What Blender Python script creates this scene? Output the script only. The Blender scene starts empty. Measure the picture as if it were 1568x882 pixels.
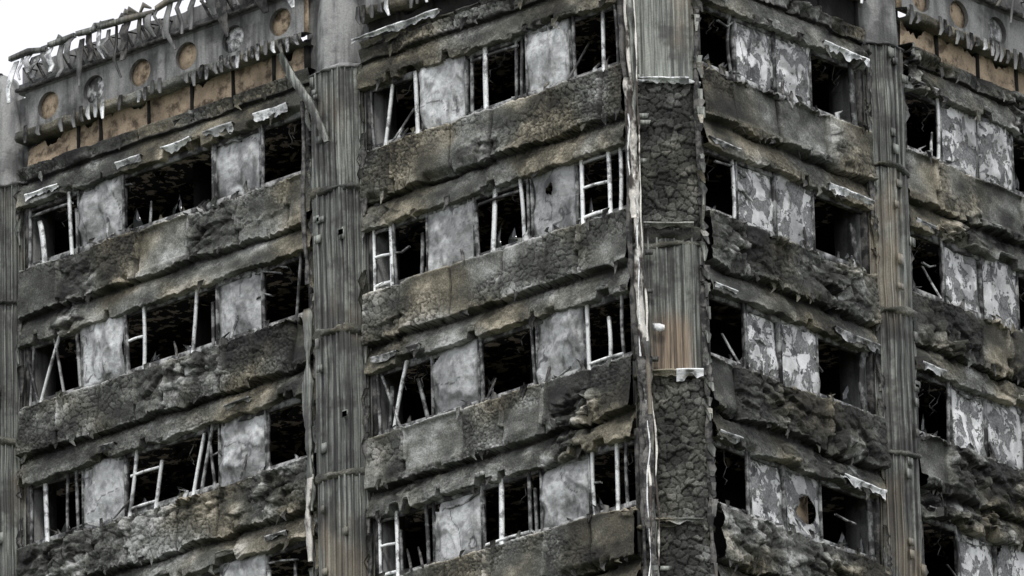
import bpy, math, random
import numpy as np
from mathutils import Matrix, Vector
random.seed(7)
sc=bpy.context.scene
# ------------------------------------------------------------------ numpy noise
def _h(ix,iy,seed):
    n=(ix.astype(np.int64)*374761393+iy.astype(np.int64)*668265263+int(seed)*1442695041)&0xffffffff
    n=((n^(n>>13))*1274126177)&0xffffffff
    n=((n^(n>>16))*2246822519)&0xffffffff
    return ((n^(n>>15))&0xffffff)/float(0xffffff)
def vn(x,y,seed=0):
    x=np.asarray(x,float);y=np.asarray(y,float)
    x,y=np.broadcast_arrays(x,y)
    ix=np.floor(x);iy=np.floor(y);fx=x-ix;fy=y-iy
    fx=fx*fx*(3-2*fx);fy=fy*fy*(3-2*fy)
    a=_h(ix,iy,seed);b=_h(ix+1,iy,seed);c=_h(ix,iy+1,seed);d=_h(ix+1,iy+1,seed)
    return (a*(1-fx)+b*fx)*(1-fy)+(c*(1-fx)+d*fx)*fy
def fbm(x,y,seed=0,o=3):
    s=0;A=1;t=0
    for k in range(o):
        s=s+A*vn(np.asarray(x)*2**k+k*17.3,np.asarray(y)*2**k+k*9.1,seed+k*31);t+=A;A*=.5
    return s/t*2-1
def wor(x,y,seed=0):
    x,y=np.broadcast_arrays(np.asarray(x,float),np.asarray(y,float))
    ix=np.floor(x);iy=np.floor(y)
    f1=np.full(x.shape,9.);f2=np.full(x.shape,9.);cid=np.zeros(x.shape)
    for dx in(-1,0,1):
        for dy in(-1,0,1):
            cx=ix+dx;cy=iy+dy
            px=cx+_h(cx,cy,seed);py=cy+_h(cx,cy,seed+77)
            d=np.sqrt((px-x)**2+(py-y)**2)
            c=_h(cx,cy,seed+5)
            m=d<f1
            f2=np.where(m,f1,np.minimum(f2,d));cid=np.where(m,c,cid);f1=np.where(m,d,f1)
    return f1,f2,cid
def sst(a,b,x):
    t=np.clip((x-a)/(b-a),0,1);return t*t*(3-2*t)
# ------------------------------------------------------------------ frames of reference
def PL(u,o,z):
    return np.stack(np.broadcast_arrays(u,-np.asarray(o,float),z),-1)
def PR(u,o,z):
    return np.stack(np.broadcast_arrays(o,u,z),-1)
KX,KY=-0.415,0.435;q=math.sqrt(.5)
def PK(u,o,z):
    u=np.asarray(u,float);o=np.asarray(o,float)
    return np.stack(np.broadcast_arrays(KX+u*q+o*q,KY+u*q-o*q,z),-1)
def PW(x,y,z):
    return np.stack(np.broadcast_arrays(x,y,z),-1)
# ------------------------------------------------------------------ quad mesh builder
class MB:
    def __init__(s): s.v=[];s.f=[];s.t=[];s.c=[];s.n=0
    def raw(s,v,f,tone=.5,cav=0.):
        v=np.asarray(v,float).reshape(-1,3)
        s.v.append(v);s.f.append(np.asarray(f,int).reshape(-1,4)+s.n)
        s.t.append(np.broadcast_to(np.asarray(tone,float).ravel(),(len(v),)) if np.size(tone)>1 else np.full(len(v),float(tone)))
        s.c.append(np.broadcast_to(np.asarray(cav,float).ravel(),(len(v),)) if np.size(cav)>1 else np.full(len(v),float(cav)))
        s.n+=len(v)
    def grid(s,G,tone=.5,cav=0.,mask=None):
        n,m=G.shape[:2];i=np.arange(n*m).reshape(n,m)
        F=np.stack([i[:-1,:-1],i[1:,:-1],i[1:,1:],i[:-1,1:]],-1)
        F=F[mask] if mask is not None else F.reshape(-1,4)
        s.raw(G,F,tone,cav)
    def box(s,P,u0,u1,o0,o1,z0,z1,tone=.5,lu=0,lo=0,tw=0):
        v=[]
        for z,a,b in((z0,0,0),(z1,lu,lo)):
            for u,o in((u0,o0),(u1,o0),(u1,o1),(u0,o1)):
                v.append(P(u+a,o+b+(tw*(u-u0) if z==z1 else 0),z))
        s.raw(np.array(v),[[0,3,2,1],[4,5,6,7],[0,1,5,4],[1,2,6,5],[2,3,7,6],[3,0,4,7]],tone)
    def strip(s,P,pts,w,t,tone=.5,axis='u'):
        v=[];n=len(pts)
        for k,(u,o,z) in enumerate(pts):
            ww=w[k] if hasattr(w,'__len__') else w
            for a,b in((-1,-1),(1,-1),(1,1),(-1,1)):
                if axis=='u': v.append(P(u+a*ww/2,o+b*t/2,z))
                elif axis=='z': v.append(P(u,o+b*t/2,z+a*ww/2))
        f=[[0,1,2,3],[4*n-1,4*n-2,4*n-3,4*n-4]]
        for k in range(n-1):
            for j in range(4):
                a=4*k+j;b=4*k+(j+1)%4
                f.append([a,b,b+4,a+4])
        s.raw(np.array(v),f,tone)
    def make(s,name,mat,parent,smooth=False):
        if not s.v: return None
        V=np.concatenate(s.v);F=np.concatenate(s.f)
        me=bpy.data.meshes.new(name)
        me.vertices.add(len(V));me.vertices.foreach_set('co',V.ravel().astype(np.float32))
        me.loops.add(F.size);me.loops.foreach_set('vertex_index',F.ravel().astype(np.int32))
        me.polygons.add(len(F));me.polygons.foreach_set('loop_start',(np.arange(len(F))*4).astype(np.int32))
        me.polygons.foreach_set('loop_total',np.full(len(F),4,np.int32))
        me.update(calc_edges=True)
        for nm,arr in(('tone',s.t),('cav',s.c)):
            at=me.attributes.new(nm,'FLOAT','POINT');at.data.foreach_set('value',np.concatenate(arr).astype(np.float32))
        if smooth: me.polygons.foreach_set('use_smooth',np.ones(len(F),bool))
        me.materials.append(mat)
        ob=bpy.data.objects.new(name,me);sc.collection.objects.link(ob)
        if parent: ob.parent=parent
        return ob
# ------------------------------------------------------------------ materials
class N:
    def __init__(s,name):
        s.m=bpy.data.materials.new(name);s.m.use_nodes=True;s.t=s.m.node_tree
        s.b=s.t.nodes['Principled BSDF'];s.tc=s.t.nodes.new('ShaderNodeTexCoord').outputs['Object']
    def nd(s,ty,**k):
        n=s.t.nodes.new(ty)
        for a,b in k.items(): setattr(n,a,b)
        return n
    def ln(s,a,b):
        s.t.links.new(a,b)
    def setin(s,n,i,v):
        if hasattr(v,'is_output'): s.ln(v,n.inputs[i])
        else: n.inputs[i].default_value=v
    def map(s,sc3,src=None):
        n=s.nd('ShaderNodeMapping');n.inputs['Scale'].default_value=sc3;s.ln(src or s.tc,n.inputs[0]);return n.outputs[0]
    def noise(s,scale,det=3,vec=None,rough=.55,dist=0,out='Fac'):
        n=s.nd('ShaderNodeTexNoise');n.inputs['Scale'].default_value=scale;n.inputs['Detail'].default_value=det
        n.inputs['Roughness'].default_value=rough;n.inputs['Distortion'].default_value=dist
        s.ln(vec or s.tc,n.inputs['Vector']);return n.outputs[out]
    def ramp(s,src,a,b,lo=0.,hi=1.):
        n=s.nd('ShaderNodeMapRange');n.interpolation_type='SMOOTHSTEP'
        s.setin(n,0,src);n.inputs[1].default_value=a;n.inputs[2].default_value=b;n.inputs[3].default_value=lo;n.inputs[4].default_value=hi;return n.outputs[0]
    def cramp(s,src,stops):
        n=s.nd('ShaderNodeValToRGB');s.ln(src,n.inputs[0]);e=n.color_ramp.elements
        while len(e)<len(stops): e.new(.5)
        for k,(p,c) in enumerate(stops):
            e[k].position=p;e[k].color=(*c,1)
        return n.outputs[0]
    def mth(s,op,a,b=0.,c=None):
        n=s.nd('ShaderNodeMath',operation=op);s.setin(n,0,a);s.setin(n,1,b)
        if c is not None:s.setin(n,2,c)
        return n.outputs[0]
    def mix(s,f,a,b,mode='MIX'):
        n=s.nd('ShaderNodeMix',data_type='RGBA',blend_type=mode)
        s.setin(n,0,f)
        for i,v in((6,a),(7,b)):
            if isinstance(v,(tuple,list)): n.inputs[i].default_value=(*v,1)
            elif isinstance(v,float): n.inputs[i].default_value=(v,v,v,1)
            else: s.ln(v,n.inputs[i])
        return n.outputs[2]
    def att(s,nm):
        n=s.nd('ShaderNodeAttribute');n.attribute_name=nm;return n.outputs['Fac']
    def done(s,col,rough=.85,bump=None,bd=.02,bs=1.,metal=0,spec=.3):
        s.setin(s.b,'Base Color',col if not isinstance(col,tuple) else (*col,1))
        s.setin(s.b,'Roughness',rough);s.setin(s.b,'Metallic',metal);s.b.inputs['Specular IOR Level'].default_value=spec
        if bump is not None:
            n=s.nd('ShaderNodeBump');n.inputs['Distance'].default_value=bd;n.inputs['Strength'].default_value=bs
            s.ln(bump,n.inputs['Height']);s.ln(n.outputs[0],s.b.inputs['Normal'])
        return s.m
def mat_char(name,bright=1.,brown=.75):
    m=N(name)
    fine=m.noise(30,3,rough=.8);big=m.noise(.45,2)
    tone=m.att('tone');cav=m.att('cav')
    t=m.mth('MULTIPLY_ADD',m.mth('SUBTRACT',fine,.5),.8,tone)
    c=m.cramp(t,[(0.,(.007,.007,.0065)),(.25,(.021,.022,.019)),(.48,(.067,.071,.061)),(.66,(.155,.160,.142)),(.85,(.33,.34,.315)),(1.,(.56,.57,.55))])
    c=m.mix(m.ramp(big,.44,.60,0,brown),c,m.mix(1.,c,(1.18,1.,.74),'MULTIPLY'))
    if bright!=1.: c=m.mix(1.,c,float(bright),'MULTIPLY')
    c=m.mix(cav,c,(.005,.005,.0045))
    return m.done(c,.7,fine,.02,.9,0,.4)
def mat_conc(name,col=(.28,.285,.275),soot=.65):
    m=N(name)
    st=m.noise(1.6,3,m.map((3,3,.35)),.6);bl=m.noise(1.1,4,rough=.65);f=m.noise(30,2,rough=.7)
    tone=m.att('tone')
    c=m.mix(m.mth('MULTIPLY',m.ramp(st,.42,.68),soot),col,(.03,.03,.03))
    c=m.mix(m.mth('MULTIPLY',m.ramp(bl,.48,.66),soot),c,(.025,.025,.026))
    c=m.mix(1.,c,m.mth('MULTIPLY_ADD',f,.9,.55),'MULTIPLY')
    c=m.mix(1.,c,m.mth('MULTIPLY_ADD',tone,1.5,.25),'MULTIPLY')
    return m.done(c,.85,m.mth('ADD',f,bl),.012,.8)
def clad_col(m):
    st=m.noise(1.7,4,m.map((10,10,.25)),.7);bl=m.noise(1.2,4,rough=.7);f=m.noise(35,2,rough=.7);tone=m.att('tone')
    c=m.mix(m.ramp(st,.38,.62),(.040,.043,.038),(.20,.212,.188))
    c=m.mix(m.ramp(bl,.47,.62,0,.75),c,(.026,.025,.022))
    c=m.mix(m.ramp(m.noise(.7,3,m.map((1,1,.5))),.54,.66,0,.6),c,(.19,.16,.115))
    c=m.mix(1.,c,m.mth('MULTIPLY_ADD',f,.9,.55),'MULTIPLY')
    c=m.mix(1.,c,m.mth('MULTIPLY_ADD',tone,1.8,.1),'MULTIPLY')
    return c,m.mth('ADD',f,st),st
def mat_clad(name):
    m=N(name);c,h,_=clad_col(m)
    return m.done(c,.5,h,.008,.8,.1,.5)
def mat_rust(name):
    m=N(name);c,h,st=clad_col(m);cav=m.att('cav')
    k=m.mth('MULTIPLY',cav,m.ramp(st,.30,.52,.35,1.))
    c=m.mix(k,c,m.mix(m.ramp(st,.4,.6),(.12,.085,.055),(.34,.27,.195)))
    return m.done(c,.6,h,.008,.8,.1,.4)
def mat_panel(name,peel=False):
    m=N(name);tone=m.att('tone');cav=m.att('cav')
    f=m.noise(28,3,rough=.7);st=m.noise(3.5,4,m.map((1,1,.4)),.6)
    if peel:
        pn=m.noise(3.2,6,m.map((1,1,.75)),.68,.5)
        c=m.mix(m.ramp(st,.4,.62),(.80,.81,.80),(.56,.57,.56))
        c=m.mix(m.ramp(pn,.49,.512),c,m.mix(m.ramp(f,.35,.65),(.12,.122,.12),(.24,.245,.24)))
        c=m.mix(m.ramp(m.noise(2.4,5,rough=.7,dist=.3),.59,.62,0,.92),c,(.03,.03,.03))
        h=m.mth('ADD',m.mth('MULTIPLY',m.ramp(pn,.49,.52),-1.),m.mth('MULTIPLY',f,.4))
    else:
        bl=m.noise(1.5,5,rough=.7,dist=.4);mo=m.noise(9,4,rough=.7)
        c=m.mix(m.ramp(bl,.38,.66),(.70,.72,.715),(.29,.30,.295))
        c=m.mix(m.ramp(st,.52,.68,0,.8),c,(.08,.08,.077))
        c=m.mix(m.ramp(mo,.48,.64,0,.45),c,(.13,.13,.125))
        h=m.mth('ADD',m.mth('MULTIPLY',st,1.4),m.mth('MULTIPLY',mo,.9))
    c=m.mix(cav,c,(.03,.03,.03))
    c=m.mix(1.,c,m.mth('MULTIPLY_ADD',tone,1.5,.2),'MULTIPLY')
    c=m.mix(1.,c,m.mth('MULTIPLY_ADD',f,.6,.7),'MULTIPLY')
    return m.done(c,.45,h,.02,.9,0,.5)
def mat_simple(name,ca,cb,scale=6,rough=.7,metal=0,lo=.4,hi=.62,vec=None,bd=.01):
    m=N(name);n=m.noise(scale,4,m.map(vec) if vec else None,.65);f=m.noise(30,2,rough=.7);tone=m.att('tone')
    c=m.mix(m.ramp(n,lo,hi),ca,cb)
    c=m.mix(1.,c,m.mth('MULTIPLY_ADD',f,.8,.6),'MULTIPLY')
    c=m.mix(1.,c,m.mth('MULTIPLY_ADD',tone,1.5,.25),'MULTIPLY')
    return m.done(c,rough,m.mth('ADD',f,n),bd,.8,metal,.4)
M={}
M['char']=mat_char('charred_insulation')
M['charbig']=mat_char('charred_insulation_coarse',.8,.3)
M['conc']=mat_conc('sooty_concrete')
M['clad']=mat_clad('scorched_column_cladding')
M['panel']=mat_panel('sooty_window_panel')
M['peel']=mat_panel('peeling_window_panel',True)
M['frame']=mat_simple('scorched_window_frame',(.06,.06,.06),(.46,.47,.46),5,lo=.42,hi=.62)
M['framew']=mat_simple('bare_aluminium_frame',(.20,.20,.20),(.74,.76,.75),5,lo=.36,hi=.52)
M['darkmetal']=mat_simple('dark_burnt_metal',(.02,.02,.02),(.14,.135,.125),6)
M['flash']=mat_simple('pale_torn_flashing',(.08,.08,.078),(.62,.63,.62),5,.5,.1,.42,.62)
M['flashw']=mat_simple('bare_metal_flashing',(.24,.25,.25),(.85,.87,.86),4,.4,.1,.38,.54)
M['tan']=mat_simple('tan_board',(.10,.076,.052),(.36,.285,.20),3.5,.9,0,.36,.54)
M['rust']=mat_rust('rusted_sheet')
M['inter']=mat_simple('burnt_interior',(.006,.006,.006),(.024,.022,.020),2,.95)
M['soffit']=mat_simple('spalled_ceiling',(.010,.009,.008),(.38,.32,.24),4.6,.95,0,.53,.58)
M['rail']=mat_simple('corner_conduit',(.05,.042,.035),(.66,.64,.58),3.,.5,.2,.42,.55,(1,1,.5))
gl=N('smoked_glass');gl.done((.02,.022,.022),.08,None,spec=.6);M['glass']=gl.m
B={k:MB() for k in M}
sub={}
def part(nm,mat):
    if nm not in sub: sub[nm]=(MB(),mat)
    return sub[nm][0]
# ------------------------------------------------------------------ survey of the building (metres)
S1=58.0;ST=2.6;WH=1.13
BAYL={'A2':(-21.9,-16.1),'A':(-14.74,-8.02),'B':(-6.57,-.83)}
BAYR={'C':(.87,5.16),'D':(6.37,10.66),'E':(11.9,16.2)}
def S(r): return S1-ST*(r-1)
PROF=[(-.18,0),(.12,.0),(.15,-.03),(.17,-.45),(.22,-.86),(.22,-.93),(.02,-.955),(.02,-1.0),(.12,-1.20),(.18,-1.40),(.18,-1.475),(-.18,-1.475)]
PROF0=[(-.18,-.72),(.05,-.72),(.15,-.74),(.14,-.98),(.05,-1.0),(.13,-1.2),(.18,-1.40),(.18,-1.475),(-.18,-1.475)]
def resample(pr,res):
    pr=np.array(pr,float);out=[];
    for a,b in zip(pr[:-1],pr[1:]):
        d=np.linalg.norm(b-a);n=max(1,int(round(d/res)))
        for k in range(n): out.append(a+(b-a)*k/n)
    out.append(pr[-1]);return np.array(out)
def band(P,u0,u1,S0,seed,res=.028,spots=(),crk=.35,prof=PROF,bare=(),toff=0.):
    rs=random.Random(seed)
    pr=resample(prof,res);n=int((u1-u0)/res)
    u=np.linspace(u0,u1,n)[:,None];o=pr[None,:,0]+0*u;z=pr[None,:,1]+0*u
    front=sst(-.12,.02,o)
    up=sst(-1.0,-.9,z)
    lowm=1-up
    js=[];x=u0+rs.uniform(.6,1.1)
    while x<u1-.3: js.append(x);x+=rs.choice([.72,.95,1.15,1.3])
    edges=[u0]+js+[u1]
    pid=np.searchsorted(np.array(js),u[:,0])
    pv=np.array([rs.random() for _ in edges]);pb=np.array([rs.gauss(0,1) for _ in edges])
    bare_p=np.array([rs.random()<.12 for _ in edges])
    for b in bare: bare_p[np.searchsorted(np.array(js),b)]=True
    tonep=pv[pid][:,None];bar=(bare_p[pid].astype(float))[:,None]*up*sst(-.04,-.12,z)*sst(-.86,-.78,z)
    dj=np.full((n,1),9.)
    for j in js:
        dj=np.minimum(dj,np.abs(u-(j+.03*fbm(z*3,j,seed+3))))
    c=sst(.12,.5,fbm(u*.5+seed,z*.8,seed+9,3)+crk-.35)
    for (su,sz,sr,ss) in spots:
        c=np.maximum(c,ss*np.exp(-(((u-su)/sr)**2+((z-sz)/(.38))**2)))
    c=np.clip(c,0,1)*front*(1-bar)
    wu=u+.14*fbm(u*2.2,z*2.2,seed+1);wz=z+.14*fbm(u*2.2+9,z*2.2,seed+2)
    f1,f2,lid=wor(wu/.36,wz/.22,seed);lump=np.clip(1-f1*1.25,-.2,1)
    g1,g2,gid=wor(wu/.14,wz/.09,seed+4);lump2=np.clip(1-g1*1.2,0,1)
    cr=np.clip((f2-f1)/.13,0,1);cr2=np.clip((g2-g1)/.16,0,1)
    d=front*(.05*fbm(u*1.1,z*1.3,seed+11)+.015*fbm(u*5,z*5,seed+12,3)+pb[pid][:,None]*.03*up)
    tilt=(lid-.5)*2*(f1-.4)
    d=d+c*(.16*lump*(.3+lid)+.16*(lid-.5)+.10*tilt-.05+.07*(gid-.5)+.04*lump2+.04*fbm(u*14,z*14,seed+13,2))
    w2u=u+.035*fbm(u*6,z*6,seed+40);w2z=z+.035*fbm(u*6+4,z*6,seed+41)
    h1,h2,hid=wor(w2u/.15,w2z/.11,seed+21)
    k1,k2,kid=wor(w2u/.095,w2z/.075,seed+61)
    sel=sst(-.05,.05,fbm(u*.8,z*.8,seed+62,2))
    e_=np.where(sel>.5,np.clip((h2-h1)/.13,0,1),np.clip((k2-k1)/.21,0,1));hid=np.where(sel>.5,hid,kid)
    zone=sst(-.45,.1,fbm(u*.9,z*1.3,seed+22,2))*(.55+.45*up)
    cell=1-(1-e_)*zone
    act=front*(1-bar)*(1-c)
    d=d+(cell-1)*.030*act+.014*(hid-.5)*act*zone
    bul=.05*np.sqrt(np.clip(dj/.3,0,1))-.05
    d=d+bul*up*front
    jm=np.clip(1-dj/.028,0,1)*up*front
    d=d-.09*jm-.06*bar*front
    strip=0
    for j in js:
        if rs.random()<.55:
            w_=rs.uniform(.035,.06);L=rs.uniform(.5,.95)
            m=np.clip((1-np.abs(u-j-.02*fbm(z*2,0,seed))/w_)*3,0,1)*(z>-L)*up*front*(z<-.02)
            d=d+.085*m;strip=np.maximum(strip,m)
    loose=.35+.65*np.clip(c.max(axis=1,keepdims=True)+.6*sst(.15,.4,fbm(u*.7,1,seed+70,3)),0,1)
    miss=sst(.34,.42,fbm(u*1.4,z*.3,seed+50,3))*front
    lip=np.exp(-((z+.92)/.07)**2)*front
    d=d-miss*lip*.17
    step=np.floor(3*(fbm(u*1.3,4,seed+80,2)+1))/3-1
    d=d+lip*(.05*fbm(u*2.4,0,seed+14,3)+.05*loose*fbm(u*12,z*3,seed+15,2)+.05*step)
    bot=sst(-1.34,-1.46,z)*front
    gone=sst(.35,.40,fbm(u*1.1,3,seed+51,3))
    d=d+bot*(.04*fbm(u*6,0,seed+16,3)-.16*gone)
    sag=lip*loose*(-.06*fbm(u*1.9,0,seed+17,4)-.06*np.abs(fbm(u*13,0,seed+18,2))+.05*step)+bot*(loose*.08*fbm(u*3,0,seed+19,4)+.03*fbm(u*.8,0,seed+20)+.02*fbm(u*15,0,seed+53,2)+.18*sst(.36,.40,fbm(u*2.1,7,seed+52,3)))
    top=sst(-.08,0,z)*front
    sag=sag+top*loose*(-.07*np.abs(fbm(u*3.5,0,seed+23,3))-.06*np.abs(fbm(u*14,0,seed+24,2)))*(1+1.5*c)
    sag=sag+c*(-.05*lump+.03*fbm(u*6,z*6,seed+25))
    G=P(u+.03*c*fbm(u*9,z*9,seed+26),o+d,S0+z+sag)
    med=fbm(u*2.3,z*2.8,seed+30,5)
    tone=.47+toff+.22*(tonep-.5)*up+.08*bar+.44*med+.22*fbm(u*.45,z*.5,seed+31,2)+.05*lowm*(1-c)+.20*(hid-.5)*zone*act+.26*(gid-.5)*c+.26*c*(lump-.25)
    tone=tone+.18*lip+.30*top+.14*bot+.20*strip  # sill top edge lightened, its highlight painted into the tone
    ash=sst(.18,.42,fbm(u*3.1,z*3.6,seed+33,4))
    tone=np.clip(tone+.28*ash*(.4+c),.04,1)
    cav=np.clip((1-cr)*c*.95+(1-cr2)*c*.6+jm*(1-strip)+.9*np.exp(-((z+.98)/.05)**2)*front+(1-cell)*.95*act,0,1)  # dark line beneath the lip is shadow painted in, cracks and joints are char
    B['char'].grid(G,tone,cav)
def flashing(P,u0,u1,o,z,w,seed,mat='flash',tone=.6,droop=0):
    n=max(6,int((u1-u0)/.025));u=np.linspace(u0,u1,n)[:,None]
    pro=[(0,0),(.10,.012),(.105,-.03),(.07,-.35),(.06,-1.)]
    oo=np.array([p[0] for p in pro])[None,:]-.08;vz=np.array([p[1] for p in pro])[None,:]
    wd=w*(.6+.7*fbm(u*6,0,seed+1,3))
    O=o+oo+.02*fbm(u*5,vz*2,seed,3)+.06*fbm(u*1.5,0,seed+4)*(-vz)+0*u
    Z=z+vz*np.where(vz<-.2,wd,.6)+.02*fbm(u*2,0,seed+2)+droop*(u-u0)
    B[mat].grid(P(u+0*vz,O,Z),np.clip(tone+.35*fbm(u*2.5,vz,seed+6,3),.05,1))
def panel(P,u0,u1,z0,z1,seed,mat='panel',o=-.01,amp=1.,tone=.5,hole=None,lean=0.,burn=0):
    n=48;s=np.linspace(0,1,n)[:,None];t=np.linspace(0,1,n)[None,:]
    u=u0+(u1-u0)*s;z=z0+(z1-z0)*t
    uu=u+(.028*fbm(t*3,s*.1,seed+1,3))*np.abs(2*s-1)+0*t
    zz=z+.02*fbm(s*4,t*.2,seed+2,3)*np.abs(2*t-1)+0*s
    pil=np.sin(np.pi*s)**.6*np.sin(np.pi*t)**.6
    fold=1-np.abs(fbm(s*1.6+.3*t,t*1.6,seed+7,2))*2
    fold2=np.clip(1-np.abs(fbm(s*2.4+.5*t,t*1.2,seed+27,2))*7,0,1)
    f1,f2,_=wor(s*3+.3*fbm(t*3,s,seed),t*4,seed+28);bli=np.clip(1-f1*1.5,0,1)*sst(.0,.3,fbm(s*1.5,t*1.5,seed+29))
    oo=o+amp*(.045*pil+.085*fbm(s*1.7,t*1.7,seed+3,3)+.02*fbm(s*6,t*6,seed+4,2)+.03*fold+.035*fold2+.04*bli)+lean*t
    sm=(s[:-1]+s[1:])/2;tm=(t[:,:-1]+t[:,1:])/2
    mk=np.ones((n-1,n-1),bool);cav=0*s+0*t
    if hole is not None:
        hx,hz,hr=hole
        dd=np.sqrt(((sm-hx)*(u1-u0))**2+((tm-hz)*(z1-z0))**2)+.10*fbm(sm*5,tm*5,seed+8,2)
        mk&=dd>hr
        ed=np.sqrt(((s-hx)*(u1-u0))**2+((t-hz)*(z1-z0))**2)
        oo=oo+.10*np.exp(-((ed-hr)/.06)**2)*fbm(s*4,t*4,seed+6,2)
        cav=np.maximum(cav,.8*np.exp(-(np.clip(ed-hr,0,9)/.07)**2))
    kf=np.abs(fbm(s*1.3,t*1.3,seed+20,3));cav=np.maximum(cav,.8*(kf<.014)*(fbm(s*2,t*2,seed+21)>-.2))
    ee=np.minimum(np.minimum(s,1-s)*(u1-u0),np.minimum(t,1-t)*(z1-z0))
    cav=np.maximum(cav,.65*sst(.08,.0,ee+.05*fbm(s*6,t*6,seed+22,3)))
    bl=sst(.32,.44,fbm(s*1.6,t*1.6,seed+23,4)+.25*burn*(1-t)*2)
    cav=np.maximum(cav,.5*bl)
    cx,cz=random.Random(seed).choice([(0,0),(1,0),(0,1),(1,1)])
    mk&=(np.abs(sm-cx)+np.abs(tm-cz)+.08*fbm(sm*9,tm*9,seed+9,2))>random.Random(seed+1).choice([.02,.08,.22])
    B[mat].grid(P(uu,oo,zz),np.clip(tone+.18*fbm(s*1.5,t*1.5,seed+5),0,1),cav,mk)
    for k in(u0-.02,u1-.01):
        B['frame'].box(P,k,k+.03,-.06,.05,z0,z1,.35)
def post(P,ut,ub,S0,w=.05,tone=.5,z0=-.03,z1=WH+.03,o=.03,bend=0.,lo=0.,mat='frame'):
    pts=[]
    for k in range(9):
        t=k/8
        pts.append((ub+(ut-ub)*t+bend*math.sin(math.pi*t),o+lo*t+.6*bend*math.sin(math.pi*t),S0+z0+(z1-z0)*t))
    B[mat].strip(P,pts,w,.05,tone)
def rail(P,u0,u1,z,S0,w=.04,tone=.5,o=.03,dz=0):
    B['frame' if tone<.65 else 'framew'].strip(P,[(u0,o,S0+z),((u0+u1)/2,o+.01,S0+z+dz/2+.008),(u1,o,S0+z+dz)],w,.045,tone,'z')
def opening_side(P,u0,u1,S0):
    B['darkmetal'].box(P,u0-.06,u0+.02,-.3,.06,S0-.1,S0+1.3,.4)
    B['darkmetal'].box(P,u1-.02,u1+.06,-.3,.06,S0-.1,S0+1.3,.4)
    B['frame'].box(P,u0+.021,u1-.021,-.05,.02,S0-.06,S0+.075,.45)
    B['frame'].box(P,u0+.021,u1-.021,-.05,.02,S0+WH-.06,S0+WH+.06,.3)
def sashf(P,a,b,S0,tone=.6,transom=True):
    post(P,a,a,S0,.055,tone,mat='framew');post(P,b,b+.01,S0,.055,tone,mat='framew',bend=.012);rail(P,a,b,.09,S0,tone=tone,w=.05);rail(P,a,b,1.06,S0,tone=.4)
    if transom: rail(P,a,b,.62,S0,tone=tone*.9,dz=-.03)
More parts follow.
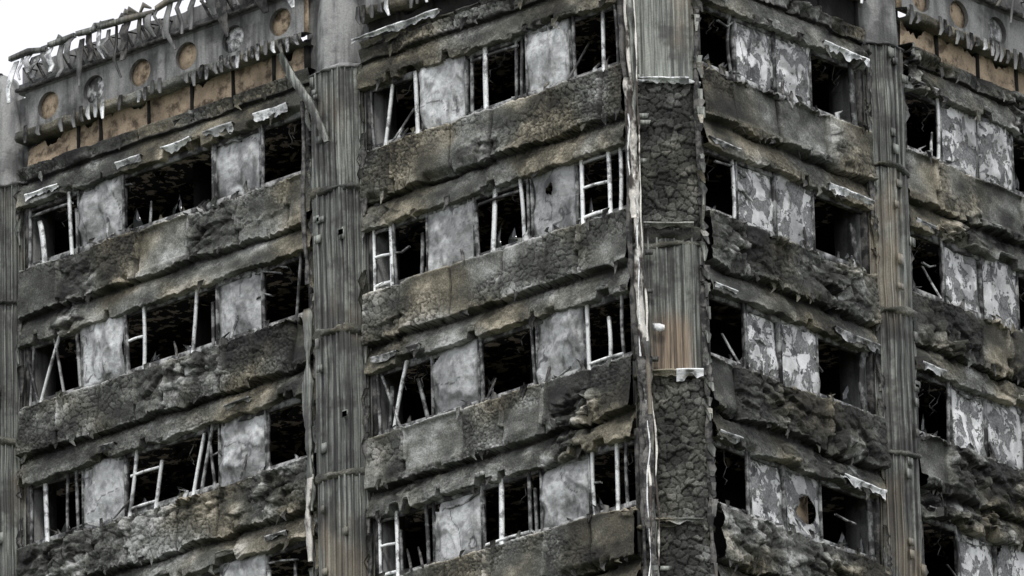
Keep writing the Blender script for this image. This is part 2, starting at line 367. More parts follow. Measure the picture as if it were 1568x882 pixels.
SPEC={
('A',1):((33,468),[('p',120,190),('v',35,35,.06,.5),('v',60,66,.11,.9),('v',106,109,.07,.8),('v',118,118,.05,.4),('v',191,191,.05,.3),('v',330,330,.06,.5),('p',333,402),('v',406,405,.05,.5),('r',36,110,.95,.4)]),
('A',2):((38,470),[('v',44,60,.05,.3),('v',96,62,.05,.7),('v',118,126,.07,.6),('p',128,194),('v',197,200,.06,.6),('v',226,224,.06,.8),('r',198,226,.6,.7),('v',305,298,.06,.7),('v',330,330,.06,.3),('p',336,404),('v',408,408,.05,.3),('v',466,455,.04,.3),('v',52,44,.04,.4),('v',84,100,.04,.5)]),
('A',3):((42,474),[('v',46,46,.05,.5),('v',72,76,.09,.8),('v',122,124,.05,.5),('v',112,108,.04,.4),('p',132,197),('v',215,203,.06,.7),('v',255,243,.06,.7),('r',206,250,.7,.7),('r',203,246,.1,.7),('v',318,300,.06,.8),('v',334,312,.05,.6),('v',326,334,.04,.4),('p',341,410),('v',414,414,.05,.3)]),
('A',4):((46,478),[('v',50,50,.05,.5),('v',80,82,.07,.8),('p',136,202),('v',207,207,.05,.5),('p',345,413),('v',418,418,.08,.8),('v',455,458,.05,.6)]),
('B',1):((560,955),[('v',566,574,.05,.3),('v',602,590,.06,.8),('v',640,642,.08,.8),('p',650,718),('v',727,727,.06,.5),('v',751,749,.10,.95),('v',796,796,.05,.4),('v',806,804,.05,.4),('r',727,800,.98,.4),('p',813,880),('v',887,887,.05,.4),('v',930,930,.06,.8),('v',950,952,.04,.3)]),
('B',2):((562,958),[('f',566,598,.8),('v',605,606,.05,.4),('v',646,645,.06,.4),('p',655,728),('v',734,734,.07,.6),('v',760,756,.09,.9),('v',803,805,.06,.7),('v',812,812,.05,.4),('r',736,805,.95,.3),('p',818,886),('f',895,936,.85),('v',952,952,.06,.8)]),
('B',3):((566,962),[('v',574,580,.05,.6),('v',600,592,.06,.4),('v',626,600,.06,.8),('v',580,612,.05,.6),('v',640,655,.07,.35),('p',662,734),('v',740,740,.06,.4),('v',815,820,.05,.4),('p',824,896),('v',902,902,.07,.8),('v',934,934,.06,.8),('v',955,955,.05,.5),('r',902,955,.08,.7)]),
('B',4):((570,968),[('f',576,606,.8),('v',613,613,.05,.4),('v',654,655,.06,.4),('p',664,738),('v',742,742,.05,.4),('v',768,768,.10,.95),('v',812,812,.06,.4),('v',822,822,.05,.4),('p',830,903),('v',911,911,.06,.7),('v',945,945,.07,.8),('v',960,960,.05,.5),('r',742,815,.08,.7)]),
('C',1):((1080,1322),[('q',1128,1240),('v',1122,1122,.04,.3),('v',1304,1306,.14,.2)]),
('C',2):((1088,1335),[('q',1132,1248),('v',1127,1127,.05,.8),('v',1310,1316,.14,.2)]),
('C',3):((1092,1347),[('q',1145,1255),('v',1139,1139,.05,.4),('v',1328,1330,.16,.2)]),
('C',4):((1098,1360),[('q',1150,1262),('v',1145,1145,.05,.5),('v',1340,1342,.14,.2)]),
('D',1):((1390,1631),[('q',1440,1552),('v',1434,1434,.05,.8),('v',1612,1612,.1,.4)]),
('D',2):((1402,1643),[('q',1448,1562),('v',1442,1442,.05,.5),('v',1625,1625,.1,.4)]),
('D',3):((1415,1656),[('q',1462,1575),('v',1456,1456,.05,.5),('v',1638,1638,.1,.4)]),
('D',4):((1425,1666),[('q',1475,1588),('v',1470,1470,.05,.5),('v',1648,1648,.1,.4)]),
}
HOLE={('B',2,1):(.42,.72,.12),('C',4,1):(.55,.42,.2),('C',2,1):None}
def windows(P,side,bay,r,u0,u1):
    S0=S(r);key=(bay,r)
    if key not in SPEC:
        rr=random.Random(ord(bay[0])*7+r*13)
        src={'A2':'B','E':'C'}.get(bay,bay)
        key=(src,rr.choice([1,2,3,4]))
    (xl,xr),items=SPEC[key]
    sh=-.10 if side=='L' else .12
    def U(x): return min(max(u0+(x-xl)/(xr-xl)*(u1-u0)+sh,u0+.03),u1-.03)
    opening_side(P,u0,u1,S0)
    k=0
    for i,it in enumerate(items):
        sd=int(abs(u0)*100)+r*37+i*11
        rr=random.Random(sd)
        if it[0]=='p':
            panel(P,U(it[1]),U(it[2]),S0-.02,S0+WH+.03,sd,'panel',hole=HOLE.get((bay,r,k)),tone=rr.uniform(.30,.62),lean=rr.uniform(-.06,.06),amp=rr.uniform(.6,1.2),burn=1 if (bay,r) in(('A',3),('B',3),('B',2)) else 0);k+=1
        elif it[0]=='q':
            a,b=U(it[1]),U(it[2]);m=(a+b)/2+rr.uniform(-.05,.05)
            panel(P,a,m-.015,S0-.04,S0+WH+.03,sd,'peel',tone=rr.uniform(.5,.68),amp=.7,lean=rr.uniform(-.06,.03))
            panel(P,m+.015,b,S0-.04,S0+WH+.03,sd+5,'peel',tone=rr.uniform(.36,.6),amp=.8,hole=HOLE.get((bay,r,1)),lean=rr.uniform(-.04,.07))
            B['frame'].box(P,m-.02,m+.02,-.06,.03,S0,S0+WH,.2)
        elif it[0]=='v':
            post(P,U(it[1]),U(it[2]),S0,it[3]*.8,it[4]*.75,bend=rr.choice([0,0,.015,-.02,.04,-.05]),lo=rr.uniform(-.04,.05),z1=WH+.03 if rr.random()<.85 else .8,mat='framew' if it[4]>=.65 else 'frame')
        elif it[0]=='r': rail(P,U(it[1]),U(it[2]),it[3],S0,tone=it[4])
        elif it[0]=='f': sashf(P,U(it[1]),U(it[2]),S0,it[3])
    for j in range(7):
        rr=random.Random(r*91+j+int(abs(u0)*10));a=rr.uniform(u0+.1,u1-.3);L=rr.uniform(.2,.7);w=rr.uniform(-.25,.25)
        pts=[(a+w*t+.06*math.sin(6*t),-.12-.2*rr.random()+.05*t,S0+1.25-L*t*(1.6-.6*t)) for t in np.linspace(0,1,8)]
        B['darkmetal'].strip(P,pts,.016,.014,.7)
    for j in range(26):
        rr=random.Random(r*191+j+int(abs(u0)*10));a=rr.uniform(u0+.1,u1-.3);oo=-rr.uniform(.5,2.6);z=S0+1.36
        L=rr.uniform(.06,.3);B['soffit'].strip(P,[(a,oo,z),(a+rr.uniform(-.1,.1),oo+.03,z-L*.5),(a+rr.uniform(-.2,.2),oo,z-L)],[rr.uniform(.05,.3),rr.uniform(.04,.2),.02],.02,rr.uniform(.2,.9))
    if r<=5:
        rr=random.Random(r*7+int(abs(u0)*3))
        # shards of glass still held by the frames
        for j in range(4):
            a=rr.uniform(u0+.1,u1-.3);h=rr.uniform(.12,.4);w=rr.uniform(.1,.3)
            B['glass'].strip(P,[(a,-.01,S0+.05),(a+rr.uniform(-.05,.05),-.01,S0+.05+h*.5),(a+rr.uniform(-.1,.1),-.01,S0+.05+h)],[w,w*.6,.01],.006,.5)
        for j in range(11):
            a=rr.uniform(u0+.1,u1-.2);h=rr.uniform(.05,.22);oo=rr.uniform(-.1,.08)
            B[rr.choice(['darkmetal','frame','char'])].strip(P,[(a,oo,S0-.06),(a+rr.uniform(-.08,.08),oo,S0+h*.6),(a+rr.uniform(-.15,.15),oo+.02,S0+h)],[rr.uniform(.05,.2),rr.uniform(.03,.1),.015],.03,rr.uniform(.3,.8))
        for j in range(3):
            a=rr.uniform(u0+.1,u1-.9);b=a+rr.uniform(.3,.8);z=rr.choice([.08,.6,.95,1.05])
            B['frame'].strip(P,[(a,.01,S0+z),((a+b)/2,.02,S0+z+rr.uniform(-.06,.06)),(b,.01,S0+z+rr.uniform(-.14,.14))],.03,.04,rr.uniform(.3,.6),'z')
        for j in range(2 if side=='L' else 1):
            a=rr.uniform(u0+.3,u1-.5);L=rr.uniform(.3,.6);dx=rr.uniform(-.35,.35)
            B[rr.choice(['frame','darkmetal'])].strip(P,[(a,.0,S0+L),(a+dx*.5,.10,S0+L*.45),(a+dx,.22,S0-.06)],[.03,.045,.03],.03,rr.uniform(.4,.8))
SP={('A',2):[(-10.7,-.35,.8,1),(-11.6,-.5,.5,.7)],('A',3):[(-13.9,-.4,1.0,1),(-8.8,-.35,.7,1),(-12.4,-.5,.6,.6)],('A',1):[(-10.6,-.5,.8,1.),(-13.2,-.5,.5,.6)],
('A',4):[(-13,-.4,1.2,1),(-10.8,-.4,1.6,1),(-8.9,-.6,.8,1)],
('C',1):[(4.4,-.75,.5,.7)],('C',2):[(1.5,-.5,.7,.9),(4.2,-.6,.7,1)],('C',3):[(2.7,-.4,.9,1),(4.4,-.7,.7,1),(1.5,-.7,.5,.8)],('C',4):[(1.7,-.4,.9,1),(3.6,-.5,1.,1)],
('D',3):[(7.3,-.4,1.4,1),(9.0,-.5,.8,1)],('D',2):[(7.4,-.7,.8,.9),(8.8,-.9,.6,.8)],('D',4):[(8,-.5,2,1)],('D',1):[(8.8,-.9,.5,.6)],
('B',3):[(-5.9,-1.1,.5,.6)],('B',1):[(-4,-.8,.5,.5)],('B',2):[(-6.,-.8,.4,.6)]}
CRK={'A':[0,.28,.32,.36,.5],'B':[0,.08,.08,.12,.12],'C':[0,.10,.22,.28,.4],'D':[0,.2,.25,.5,.6],'A2':[0,.3,.4,.5,.5],'E':[0,.3,.4,.5,.5]}
for side,P,BY in(('L',PL,BAYL),('R',PR,BAYR)):
    for bay,(u0,u1) in BY.items():
        vis=bay in'ABCD'
        for r in range(1,22):
            hi=vis and r<=5
            rs_=.020 if hi else (.09 if r<=8 else .25)
            s=int(abs(u0)*131)+r*17
            e0=u0-.14;e1=u1+.14
            if bay=='B': e1=u1+.02
            if bay=='C': e0=u0-.02
            band(P,e0,e1,S(r),s,rs_,SP.get((bay,r),[]),CRK[bay][min(r,4)],bare=[-12.0] if (bay,r)==('A',1) else ([1.9,3.2] if (bay,r)==('C',1) else []),toff=.08 if bay=='A' and r>=3 else 0)
            if r<=8: windows(P,side,bay,r,u0,u1)
            else:
                opening_side(P,u0,u1,S(r))
                for k in(.2,.65): B['panel'].box(P,u0+(u1-u0)*k,u0+(u1-u0)*(k+.18),-.08,-.03,S(r),S(r)+WH)
        band(P,u0-.14,u1+(.14 if bay!='B' else .02),S(0),int(abs(u0)*77)+3,.020 if vis else .09,[],.30,prof=PROF0)
# ------------------------------------------------------------------ torn pale flashings
for r in range(1,7):
    S0=S(r);H=S0+WH
    rr=random.Random(r)
    for i,(u0,u1) in enumerate(BAYR.values()):
        flashing(PR,u0+.02,u0+.05+rr.uniform(.5,.8),.19,H+.14,.13,r*7,'flashw' if (i+r)%3!=2 else 'flash',tone=rr.uniform(.3,.6),droop=-.02)
        flashing(PR,u1-1.15,u1+.05,.22,H+.14,.16,r*9,'flashw' if r in(1,2,4) and i==0 else 'flash',tone=.65 if r in(1,2,4) else .4,droop=-.02)
for i,(a,b,t) in enumerate([(-14.6,-13.8,.6),(-12.4,-11.8,.4),(-11.3,-10.6,.6),(-10.3,-9.6,.3),(-9.1,-8.3,.6)]):
    flashing(PL,a,b,.24,S1+WH+.17,.18,i*13+5,'flashw',tone=t)
for i,(a,b,r,t) in enumerate([(-5.7,-5.4,3,.9),(-6.5,-5.9,3,.5),(-12.9,-12.5,3,.4),(-9.9,-9.3,3,.5),(-9,-8.5,4,.5),(-13.2,-12.8,4,.4)]):
    flashing(PL,a,b,.22,S(r)+WH+.22,.12,i*17+2,tone=t)
rr=random.Random(5)
for side,P,BY in(('L',PL,BAYL),('R',PR,BAYR)):
    for bay,(u0,u1) in BY.items():
        for r in range(0,6):
            for j in range(rr.randint(10,18)):
                u=rr.uniform(u0,u1);z=S(r)-rr.choice([.93,.93,1.45,.02])+rr.uniform(-.03,.05);L=rr.uniform(.05,.2);o=.17+rr.uniform(-.03,.06)
                if r==0 and z>S1+1.9: continue
                B[rr.choice(['darkmetal','darkmetal','char','char','char'])].strip(P,[(u,o,z+.04),(u+rr.uniform(-.05,.05),o+.03,z-L*.5),(u+rr.uniform(-.1,.1),o,z-L)],[rr.uniform(.05,.2),rr.uniform(.04,.12),.01],.014,rr.uniform(.3,.8))
# ------------------------------------------------------------------ columns
def ribbed(P,prof,z0,z1,key='clad',tone=.5,rib=.03,seed=0,pitch=.12,warp=.01,rust=None,gr=1.):
    pr=np.array(prof,float);pts=[];tn=[];rs=random.Random(seed*3+1)
    for a,b in zip(pr[:-1],pr[1:]):
        d=np.linalg.norm(b-a);n=max(1,int(d/pitch));nn=np.array([(b-a)[1],-(b-a)[0]])/d*-1
        for k in range(n):
            base=rs.uniform(-.16,.12)
            for t,h,dt in((0,0,0),(.45,0,0),(.52,-.25,-.4),(.56,rib/.03,.28),(.74,rib/.03,.28),(.80,-.25,-.4),(.86,0,0)):  # dark grooves and pale ribs: relief shading painted into the tone
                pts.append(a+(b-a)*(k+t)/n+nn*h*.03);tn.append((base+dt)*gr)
    pts.append(pr[-1]);tn.append(0);pts=np.array(pts);tn=np.array(tn)[:,None]
    nz=max(2,int((z1-z0)/.07));z=np.linspace(z0,z1,nz)[None,:]
    u=pts[:,0][:,None]+0*z;o=pts[:,1][:,None]+warp*fbm(u*2,z*1.2,seed,3)
    cav=0.
    if rust is not None: cav=np.clip(sst(.45,.2,np.abs(u-.02)+.1*fbm(u*6,z*2,seed))*sst(rust[1]+.15,rust[1]-.35,z+.15*fbm(u*8,0,seed+1))*1.,0,1)
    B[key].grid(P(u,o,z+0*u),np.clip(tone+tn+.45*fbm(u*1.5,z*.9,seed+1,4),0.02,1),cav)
def collar(P,prof,z,seed,h=.16,out=.05,key='char',tone=.5):
    pr=resample(prof,.025);v=np.array([[0,-1.],[.6,-.8],[1,-.3],[1,.4],[.4,1.],[0,1.]])
    c=pr.mean(0);dirs=(pr-c);dirs/=np.linalg.norm(dirs,axis=1)[:,None]
    k=np.arange(len(pr))[:,None]*.025
    amp=out*(1+.9*fbm(k*5,v[None,:,1],seed,3))
    u=pr[:,0][:,None]+dirs[:,0][:,None]*amp*v[None,:,0]
    o=pr[:,1][:,None]+dirs[:,1][:,None]*amp*v[None,:,0]
    zz=z+h/2*v[None,:,1]*(1+.7*fbm(k*3,0,seed+5,2))+.07*fbm(k*2.2,0,seed+2,3)+.03*fbm(k*12,v[None,:,1],seed+3)
    B[key].grid(P(u,o,zz),np.clip(tone+.4*fbm(k*4,v[None,:,1],seed+4),0,1))
def column(P,u0,u1,seed,depth=.33,tn=.5):
    a,b=u0+.12,u1-.12
    prof=[(a,-.02),(a+.03,.06),(a+.28,depth),(b-.28,depth),(b-.03,.06),(b,-.02)]
    B['conc'].box(P,u0-.05,u1+.05,-.6,-.05,0,S1+3.3,.3)
    rr=random.Random(seed)
    for r in range(0,23):
        zt=S(r)-.62 if r>0 else S1+1.62
        zb=max(S(r+1)-.62,0)
        if zt<=0.1:break
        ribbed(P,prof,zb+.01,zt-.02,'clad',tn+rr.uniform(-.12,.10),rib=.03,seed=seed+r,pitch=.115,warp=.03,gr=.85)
        if r>5: continue
        collar(P,prof,zb,seed+r*3,.12,.08,tone=.5)
        for k in range(5):
            z=rr.uniform(zb+.2,zt-.2);u=rr.choice([a+.38,b-.34,a+.30])+rr.uniform(-.03,.03)
            B['clad'].box(P,u,u+rr.uniform(.07,.16),depth+.05,depth+.07,z,z+rr.uniform(.1,.2),rr.uniform(.7,1.))
        for k in range(20):
            z=rr.uniform(zb,zt);e=rr.choice([a+.02,a+.02,b-.02]);L=rr.uniform(.12,.6)
            B[rr.choice(['char','darkmetal','clad'])].strip(P,[(e,.1,z),(e+rr.uniform(-.08,.08),.14,z-L*.5),(e+rr.uniform(-.05,.05),.11,z-L)],[rr.uniform(.05,.18),rr.uniform(.04,.14),.03],.03,rr.uniform(.3,.8))
    zs=np.linspace(S1+1.62,S1+3.9,30);t=(zs-zs[0])/(zs[-1]-zs[0])
    hw=.50*np.clip(1-t**2.2,0.0001,1)**.6;cu=(a+b)/2;dp=depth*1.15*np.clip(1-t**4,.0,1)
    G=[]
    for z,w,d_ in zip(zs,hw,dp):
        G.append([P(cu-w,-.3,z),P(cu-w,.05,z),P(cu-.03,d_,z),P(cu+.03,d_,z),P(cu+w,.05,z),P(cu+w,-.3,z)])
    B['conc'].grid(np.array(G).reshape(len(zs),6,3).transpose(1,0,2),.75)
    collar(P,prof,S1+1.62,seed+99,.09,.07,'conc',.6)
for P,cols in((PL,[(-22.9,-21.9),(-16.1,-14.74),(-8.02,-6.57)]),(PR,[(5.16,6.37),(10.66,11.9),(16.2,17.3)])):
    for a,b in cols: column(P,a,b,int(abs(a)*13),tn=.50 if P is PL else .64)
zc=[S1+4.0]+[S(r)-.42 for r in range(1,7)]
cprof=[(-.60,0),(-.58,.10),(-.44,.2),(.44,.2),(.58,.10),(.60,0)]
B['conc'].box(PK,-.58,.58,-.8,-.01,0,S1+3.5,.3)
kinds=['rib','char','rust','char','char','rib']
for k in range(6):
    zt,zb=zc[k],zc[k+1]
    kd=kinds[k]
    if kd=='char':
        pr=resample(cprof,.018);u=pr[:,0][:,None];z=np.arange(zb,zt,.018)[None,:]
        wu=u+.05*fbm(u*4,z*4,k);wz=z+.05*fbm(u*4+7,z*4,k)
        f1,f2,cid=wor(wu/.14,wz/.115,k+50);cell=np.clip((f2-f1)/.14,0,1)
        g1,g2,gid=wor(wu/.07,wz/.055,k+60);cell2=np.clip((g2-g1)/.2,0,1)
        o=pr[:,1][:,None]+(cell-1)*.035+(cell2-1)*.008+.08*fbm(u*1.5,z*1.2,k+3,3)+.05*(cid-.5)
        B['charbig'].grid(PK(u+.02*fbm(z*3,u,k),o,z+0*u),np.clip(.50+.28*(cid-.5)+.42*fbm(u*2,z*2,k+8,4),0,1),np.clip((1-cell)*1.+.35*(1-cell2),0,1))
    elif kd=='rib': ribbed(PK,cprof,zb,zt,'clad',.95 if k==0 else .5,rib=.015,seed=k,pitch=.16,gr=.45)
    else:
        ribbed(PK,cprof,zb,zt,'rust',.66,rib=.015,seed=k,pitch=.13,warp=.02,rust=(zb,zb+1.15),gr=.6)
        collar(PK,cprof,zt-.12,71,.34,.11,'char',.3);collar(PK,cprof,zt-.30,73,.12,.06,'char',.5)
    collar(PK,cprof,zb,k+31,.08,.05,'flashw' if k==0 else 'char',.5)
    flashing(PK,-.42,.42,.32,zb+.05,.12,k*5+1,'flashw' if k in(0,) else 'char',.7)
flashing(PK,.05,.5,.34,zc[3]+.06,.24,81,'flashw',.6)
ribbed(PK,cprof,0,zc[6],'clad',.4,rib=.02,seed=9,pitch=.13)
rr=random.Random(12)
def conduit(P,uf,o,z0,z1,w,t,mat,tone,jit,seed,step=.07):
    pts=[];ws=[];z=z0
    while z<z1:
        pts.append((uf(z)+jit*float(fbm(z*.8,0,seed,4)),o+jit*float(fbm(z*.7,5,seed,3)),z));ws.append(w*(1+.9*float(fbm(z*3.5,9,seed,3))));z+=step
    B[mat].strip(P,pts,ws,t,tone)
uf=lambda z:-.60+.16*(S1+1-z)/9.5
for a,b,w,mat,tn in((S1-.5,S1+3.6,.06,'rail',.6),(S1-2.9,S1-.35,.13,'rail',.6),(S1-5.4,S1-2.8,.11,'rail',.5),(S1-12,S1-5.3,.15,'darkmetal',.9),(S1-16,S1-4.9,.03,'rail',.8)):
    conduit(PK,uf,.34,a,b,w,.05,mat,tn,.06,int(w*100))
conduit(PK,lambda z:uf(z)+.10,.36,S1-9,S1+3.6,.03,.03,'rail',.7,.07,5)
conduit(PK,lambda z:uf(z)-.09,.30,S1-14,S1+3.6,.08,.05,'darkmetal',.5,.06,6)
conduit(PK,lambda z:uf(z)-.03,.38,S1-14,S1-1,.018,.02,'framew',.8,.10,8)
conduit(PK,lambda z:uf(z)+.05,.33,S1-14,S1+3.6,.09,.05,'clad',.7,.07,18)
conduit(PK,lambda z:.58,.14,S1-16,S1+3.6,.09,.06,'darkmetal',.6,.05,9)
for k in range(90):
    z=rr.uniform(S1-13,S1+3.4);w=rr.uniform(.04,.13)
    B[rr.choice(['clad','darkmetal','clad','char'])].strip(PK,[(.56,.16,z),(.57+w*.5,.18,z-.08+rr.uniform(-.1,.1)),(.58+w*rr.uniform(0,1),.17,z-rr.uniform(.15,.35))],[.10,rr.uniform(.06,.14),.03],.05,rr.uniform(.4,1))
for k in range(12):
    z=rr.uniform(S1-10,S1+3);B['clad'].box(PK,uf(z)+.1,uf(z)+.1+rr.uniform(.1,.2),.3,.33,z,z+rr.uniform(.07,.16),rr.uniform(.5,1),lu=.02)
B['flash'].strip(PK,[(-.32,.31,zc[3]+.82),(-.2,.33,zc[3]+.79),(-.12,.31,zc[3]+.80)],[.11,.14,.08],.02,.7,'z')
for a,b,w,mat,tn in((S1-2.2,S1+1.2,.05,'darkmetal',.7),(S1-6.3,S1-2.6,.16,'clad',.8),(S1-7.2,S1-5.2,.13,'rail',.5),(S1-12,S1-7.3,.12,'clad',.8)):
    conduit(PL,lambda z:-7.83,.34,a,b,w,.05,mat,tn,.05,int(a))
part('hanging_strap','clad').strip(PL,[(-8.10,.62,S1+2.05),(-7.85,.60,S1+1.55),(-7.50,.55,S1+1.0),(-7.25,.5,S1+.42),(-7.17,.48,S1+.2)],[.13,.18,.17,.14,.1],.05,.95)
# ------------------------------------------------------------------ crown
def crown(P,u0,u1,seed,tan=True,lo=3.97):
    rr=random.Random(seed);Z=S1
    u=u0
    while u<u1-.05:
        w=min(rr.uniform(.5,1.3),u1-u)
        s=np.linspace(u,u+w-.03,40)[:,None];v=np.linspace(0,1,8)[None,:]
        tear=.34*np.clip(fbm(s*2.5,0,seed+4,4)+.10,0,1)+.05*fbm(s*18,0,seed+5,2)
        B['tan' if tan else 'inter'].grid(P(s+0*v,.02+.04*fbm(s*3,v,seed),Z+1.72+v*(.70-tear)),np.clip(rr.uniform(.35,.75)+.5*fbm(s*3,v*2,seed+2),0,1))
        B['inter'].box(P,u+w-.04,u+w+.03,-.16,.05,Z+1.7,Z+2.45,.3)
        u+=w
    B['inter'].box(P,u0,u1,-.6,-.25,Z+1.5,Z+2.6,.4)
    n=int((u1-u0)/.03);s=np.linspace(u0-.1,u1+.1,n)[:,None]
    pr=resample([(-.1,2.36),(.22,2.36),(.26,2.40),(.26,2.52),(.12,2.56),(-.02,2.58)],.03)
    B['char'].grid(P(s,pr[None,::-1,0]+.05*fbm(s*5,pr[None,::-1,1]*3,seed+1,3),Z+pr[None,::-1,1]+.04*fbm(s*1.5,0,seed+2)),np.clip(.6+.35*fbm(s*3,pr[None,::-1,1],seed),0,1))
    u=u0
    while u<u1:
        L=rr.uniform(.02,.16)
        if rr.random()<.85:
            B[rr.choice(['flash','conc','darkmetal','conc','flashw'])].strip(P,[(u,.29,Z+2.5+rr.uniform(-.03,.1)),(u+rr.uniform(-.02,.02),.31,Z+2.36),(u+rr.uniform(-.05,.05),.28,Z+2.36-L)],[.07,.09,.04],.025,rr.uniform(.3,.7))
        u+=rr.uniform(.12,.2)
    z0,z1=Z+2.56,Z+3.32;zc_=Z+2.93;pitch=1.08
    n=max(1,int(round((u1-u0)/pitch)));w=(u1-u0)/n;R=.255;T=32
    for k in range(n):
        c=u0+w*(k+.5);ang=np.linspace(0,2*np.pi,T+1)
        inn=np.stack([c+R*np.cos(ang),zc_+R*np.sin(ang)],-1)
        sx=np.minimum((w/2)/np.maximum(np.abs(np.cos(ang)),1e-6),((z1-z0)/2)/np.maximum(np.abs(np.sin(ang)),1e-6))
        out=np.stack([c+sx*np.cos(ang),zc_+sx*np.sin(ang)],-1)
        g=np.array([inn*(1-f)+out*f for f in(0,.5,1)])
        B['conc'].grid(P(g[...,0],.08+0*g[...,0],g[...,1]),.55)
        g2=np.array([inn,inn]);oo=np.array([[.08]*(T+1),[.0]*(T+1)])
        B['conc'].grid(P(g2[...,0],oo,g2[...,1]),.3)
        B[rr.choice(['tan','flash','tan'])].box(P,c-w/2,c+w/2-.001,-.08,-.02,Z+2.6,Z+3.30,rr.uniform(.8,1.))  # added backing, coloured pale to stand for brightness seen through the hole
    B['conc'].box(P,u0-.15,u1+.15,-.3,.10,Z+3.322,Z+3.5,.35)
    n=max(3,int((u1-u0)/.06));s=np.linspace(u0-.15,u1+.15,n)[:,None];v=np.array([[0,0],[0,1],[1,1],[1,0]],float)
    hh=(lo-.10-3.5)*(1-.35*np.clip(fbm(s*1.2,0,seed+7,4),0,1))
    B['conc'].grid(P(s+0*v[None,:,0],-.2+.2*(1-v[None,:,0]),Z+3.502+v[None,:,1]*hh),.3)
    B['darkmetal'].box(P,u0-.15,u1+.15,.12,.20,Z+3.34,Z+3.39,.6)
    a=u0-.1
    while a<u1:
        b=min(a+rr.uniform(.5,1.4),u1+.1);dz=rr.uniform(-.08,.03)
        B['clad'].strip(P,[(a,.34+rr.uniform(-.05,.05),Z+lo-.04+dz+rr.uniform(-.05,.03)),((a+b)/2,.36,Z+lo-.05+dz+rr.uniform(-.04,.04)),(b-rr.uniform(0,.12),.34,Z+lo-.04+dz+rr.uniform(-.07,.04))],[.08,.10,.07],.08,rr.uniform(.4,.8),'z');a=b
    u=u0
    while u<u1:
        L=rr.uniform(.3,.8)*(1.4 if rr.random()<.3 else 1);ww=rr.choice([.05,.08,.12,.16,.24]);ln=rr.uniform(-.16,.16)
        mt=rr.choice(['darkmetal','conc','clad','clad','flash','darkmetal','flashw','conc'])
        zt=Z+lo-.05+rr.uniform(-.1,.05)
        B[mt].strip(P,[(u,.30,zt),(u+ln*.3,.36+rr.uniform(-.05,.1),zt-L*.35),(u+ln*.7,.36+rr.uniform(-.08,.12),zt-L*.7),(u+ln,.34+rr.uniform(-.1,.12),zt-L)],[ww*.9,ww*1.1,ww*rr.uniform(.8,1),ww*rr.uniform(.2,.8)],.03,rr.uniform(.2,.65))
        if rr.random()<.5: B['darkmetal'].strip(P,[(u+.05,.0,Z+lo-.25),(u+.05,.33,Z+lo-.3),(u+.06,.1,Z+3.4)],.05,.04,.6)
        u+=rr.uniform(.13,.32)
    for k in range(int((u1-u0)*2.5)):
        a=rr.uniform(u0,u1-.4);B[rr.choice(['darkmetal','clad','char'])].strip(P,[(a,.3,Z+lo-.05),(a+.15,.36,Z+lo+rr.uniform(-.08,.12)),(a+rr.uniform(.2,.5),.3,Z+lo+rr.uniform(-.12,.02))],[.05,.10,.04],.04,rr.uniform(.4,.9),'z')
crown(PL,-21.9,-16.1,1);crown(PL,-14.74,-8.02,2);crown(PL,-6.57,-.83,3,False)
crown(PR,.87,5.16,4,False);crown(PR,6.37,10.66,5);crown(PR,11.9,16.2,6)
flashing(PL,-6.7,-4.7,.32,S1+2.0,.12,44,'flashw',tone=.5,droop=0)
for k in range(10):
    a=-6.6+k*.55;flashing(PL,a,a+.5,.18+.04*rr.random(),S1+1.9+rr.uniform(-.05,.06),.12,60+k,'char',.5)
# ------------------------------------------------------------------ interior, slabs, core, back walls
for r in range(0,23):
    z=S(r)-1.22
    if z<.5: break
    zt=z+.5
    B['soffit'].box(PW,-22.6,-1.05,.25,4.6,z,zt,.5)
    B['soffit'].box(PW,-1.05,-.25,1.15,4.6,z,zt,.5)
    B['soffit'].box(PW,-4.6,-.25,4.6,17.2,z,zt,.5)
B['inter'].box(PW,-22.4,-4.62,4.62,17.0,0,S1+2.2,.4)  # solid black block added so light cannot pass through the open floors
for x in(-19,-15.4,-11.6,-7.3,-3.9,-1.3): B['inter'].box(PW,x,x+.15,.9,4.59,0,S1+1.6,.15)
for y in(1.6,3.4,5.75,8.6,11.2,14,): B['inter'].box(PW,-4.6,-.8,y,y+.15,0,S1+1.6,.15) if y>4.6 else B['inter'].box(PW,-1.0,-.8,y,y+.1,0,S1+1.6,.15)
B['conc'].box(PW,-23.0,-22.62,.3,17.6,0,S1+3.4,.45)
B['conc'].box(PW,-22.61,-.3,17.25,17.6,0,S1+3.4,.45)
B['inter'].box(PW,-22.6,-1.1,.3,17.2,S1+1.66,S1+1.9,.5)
part('hole_light_board','tan').box(PR,3.0,3.6,-.22,-.18,S(4)+.1,S(4)+.95,1.0)  # tan board standing in for the light seen through the panel hole
# ------------------------------------------------------------------ objects
root=bpy.data.objects.new('burnt_tower_block',None);sc.collection.objects.link(root)
NAMES={'char':'charred_spandrels','charbig':'corner_column_insulation','conc':'concrete_crown_and_frame','clad':'ribbed_column_cladding','panel':'window_infill_panels','peel':'peeling_infill_panels','frame':'window_frames','framew':'bare_window_frames','darkmetal':'burnt_metalwork','flash':'torn_flashings','flashw':'bare_metal_flashings','tan':'crown_boards','rust':'rusted_column_sheet','inter':'interior_walls','soffit':'floor_slabs','rail':'corner_conduits','glass':'broken_glass'}
for k,mb in B.items(): mb.make(NAMES[k],M[k],root,k in('panel','peel'))
for nm,(mb,mt) in sub.items(): mb.make(nm,M[mt],root)
m=N('grass_and_paving');c=m.mix(m.ramp(m.noise(.03,5),.45,.55),(.05,.07,.03),(.09,.09,.085));c=m.mix(1.,c,m.mth('MULTIPLY_ADD',m.noise(2,5),.8,.6),'MULTIPLY')
gm=m.done(c,.9,m.noise(3,4),.05)
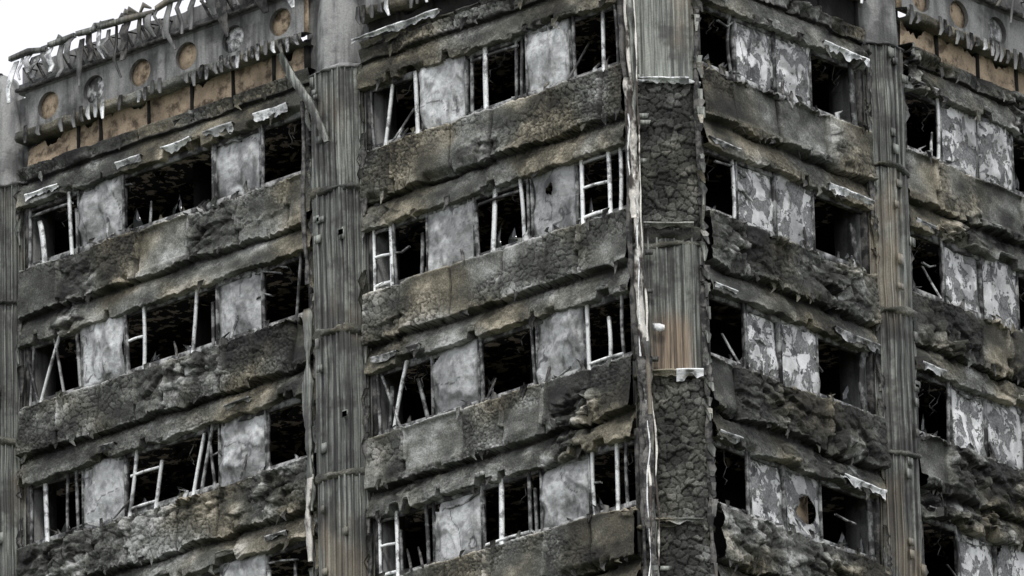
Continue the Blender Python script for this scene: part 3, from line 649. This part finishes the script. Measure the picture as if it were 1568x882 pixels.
me=bpy.data.meshes.new('ground');n=20;vs=[(-3000+300*i,-3000+300*j,0) for j in range(n+1) for i in range(n+1)]
me.from_pydata(vs,[],[(j*(n+1)+i,j*(n+1)+i+1,(j+1)*(n+1)+i+1,(j+1)*(n+1)+i) for j in range(n) for i in range(n)])
me.materials.append(gm);g=bpy.data.objects.new('ground',me);sc.collection.objects.link(g)
# ------------------------------------------------------------------ sky and sun (bright overcast)
w=bpy.data.worlds.new('World');sc.world=w;w.use_nodes=True;nt=w.node_tree;bg=nt.nodes['Background']
sk=nt.nodes.new('ShaderNodeTexSky');sk.sky_type='NISHITA';sk.sun_disc=False
EL=math.radians(54);AZ=math.radians(143)
sk.sun_elevation=EL;sk.sun_rotation=AZ;sk.dust_density=3
tc=nt.nodes.new('ShaderNodeTexCoord');no=nt.nodes.new('ShaderNodeTexNoise');no.inputs['Scale'].default_value=3;no.inputs['Detail'].default_value=4
nt.links.new(tc.outputs['Generated'],no.inputs['Vector'])
cr=nt.nodes.new('ShaderNodeValToRGB');nt.links.new(no.outputs['Fac'],cr.inputs[0])
cr.color_ramp.elements[0].position=.3;cr.color_ramp.elements[0].color=(.85,.855,.92,1)
cr.color_ramp.elements[1].position=.6;cr.color_ramp.elements[1].color=(1,.995,1.05,1)
vm=nt.nodes.new('ShaderNodeVectorMath');vm.operation='SCALE';vm.inputs['Scale'].default_value=8.2;nt.links.new(cr.outputs[0],vm.inputs[0])
mx=nt.nodes.new('ShaderNodeMix');mx.data_type='RGBA';mx.inputs[0].default_value=.9
nt.links.new(sk.outputs[0],mx.inputs[6]);nt.links.new(vm.outputs[0],mx.inputs[7]);nt.links.new(mx.outputs[2],bg.inputs[0]);bg.inputs[1].default_value=.14
ld=bpy.data.lights.new('sun','SUN');ld.energy=1.5;ld.angle=math.radians(10);ld.color=(1,.985,.95)
lo=bpy.data.objects.new('sun',ld);sc.collection.objects.link(lo)
dirv=Vector((math.sin(AZ)*math.cos(EL),math.cos(AZ)*math.cos(EL),math.sin(EL)))
lo.rotation_euler=dirv.to_track_quat('Z','Y').to_euler();lo.location=(60,-60,100)
# ------------------------------------------------------------------ camera
cx,cy,yaw,pitch,roll,f=90.00552,-108.28113,.7122,.3547,-.02528,8.86575
fw=Vector((-math.sin(yaw)*math.cos(pitch),math.cos(yaw)*math.cos(pitch),math.sin(pitch)))
rt=Vector((math.cos(yaw),math.sin(yaw),0));up=rt.cross(fw)
c_,s_=math.cos(roll),math.sin(roll)
r2=rt*c_+up*s_;u2=-rt*s_+up*c_
cam=bpy.data.cameras.new('camera');cam.sensor_width=36;cam.lens=36*f;cam.clip_start=1;cam.clip_end=8000
co=bpy.data.objects.new('camera',cam);sc.collection.objects.link(co)
mw=Matrix((r2,u2,-fw)).transposed().to_4x4();mw.translation=Vector((cx,cy,1.7));co.matrix_world=mw
sc.camera=co
sc.view_settings.view_transform='Standard';sc.view_settings.look='None';sc.view_settings.exposure=0
print('VERTS',sum(m.n for m in B.values()))
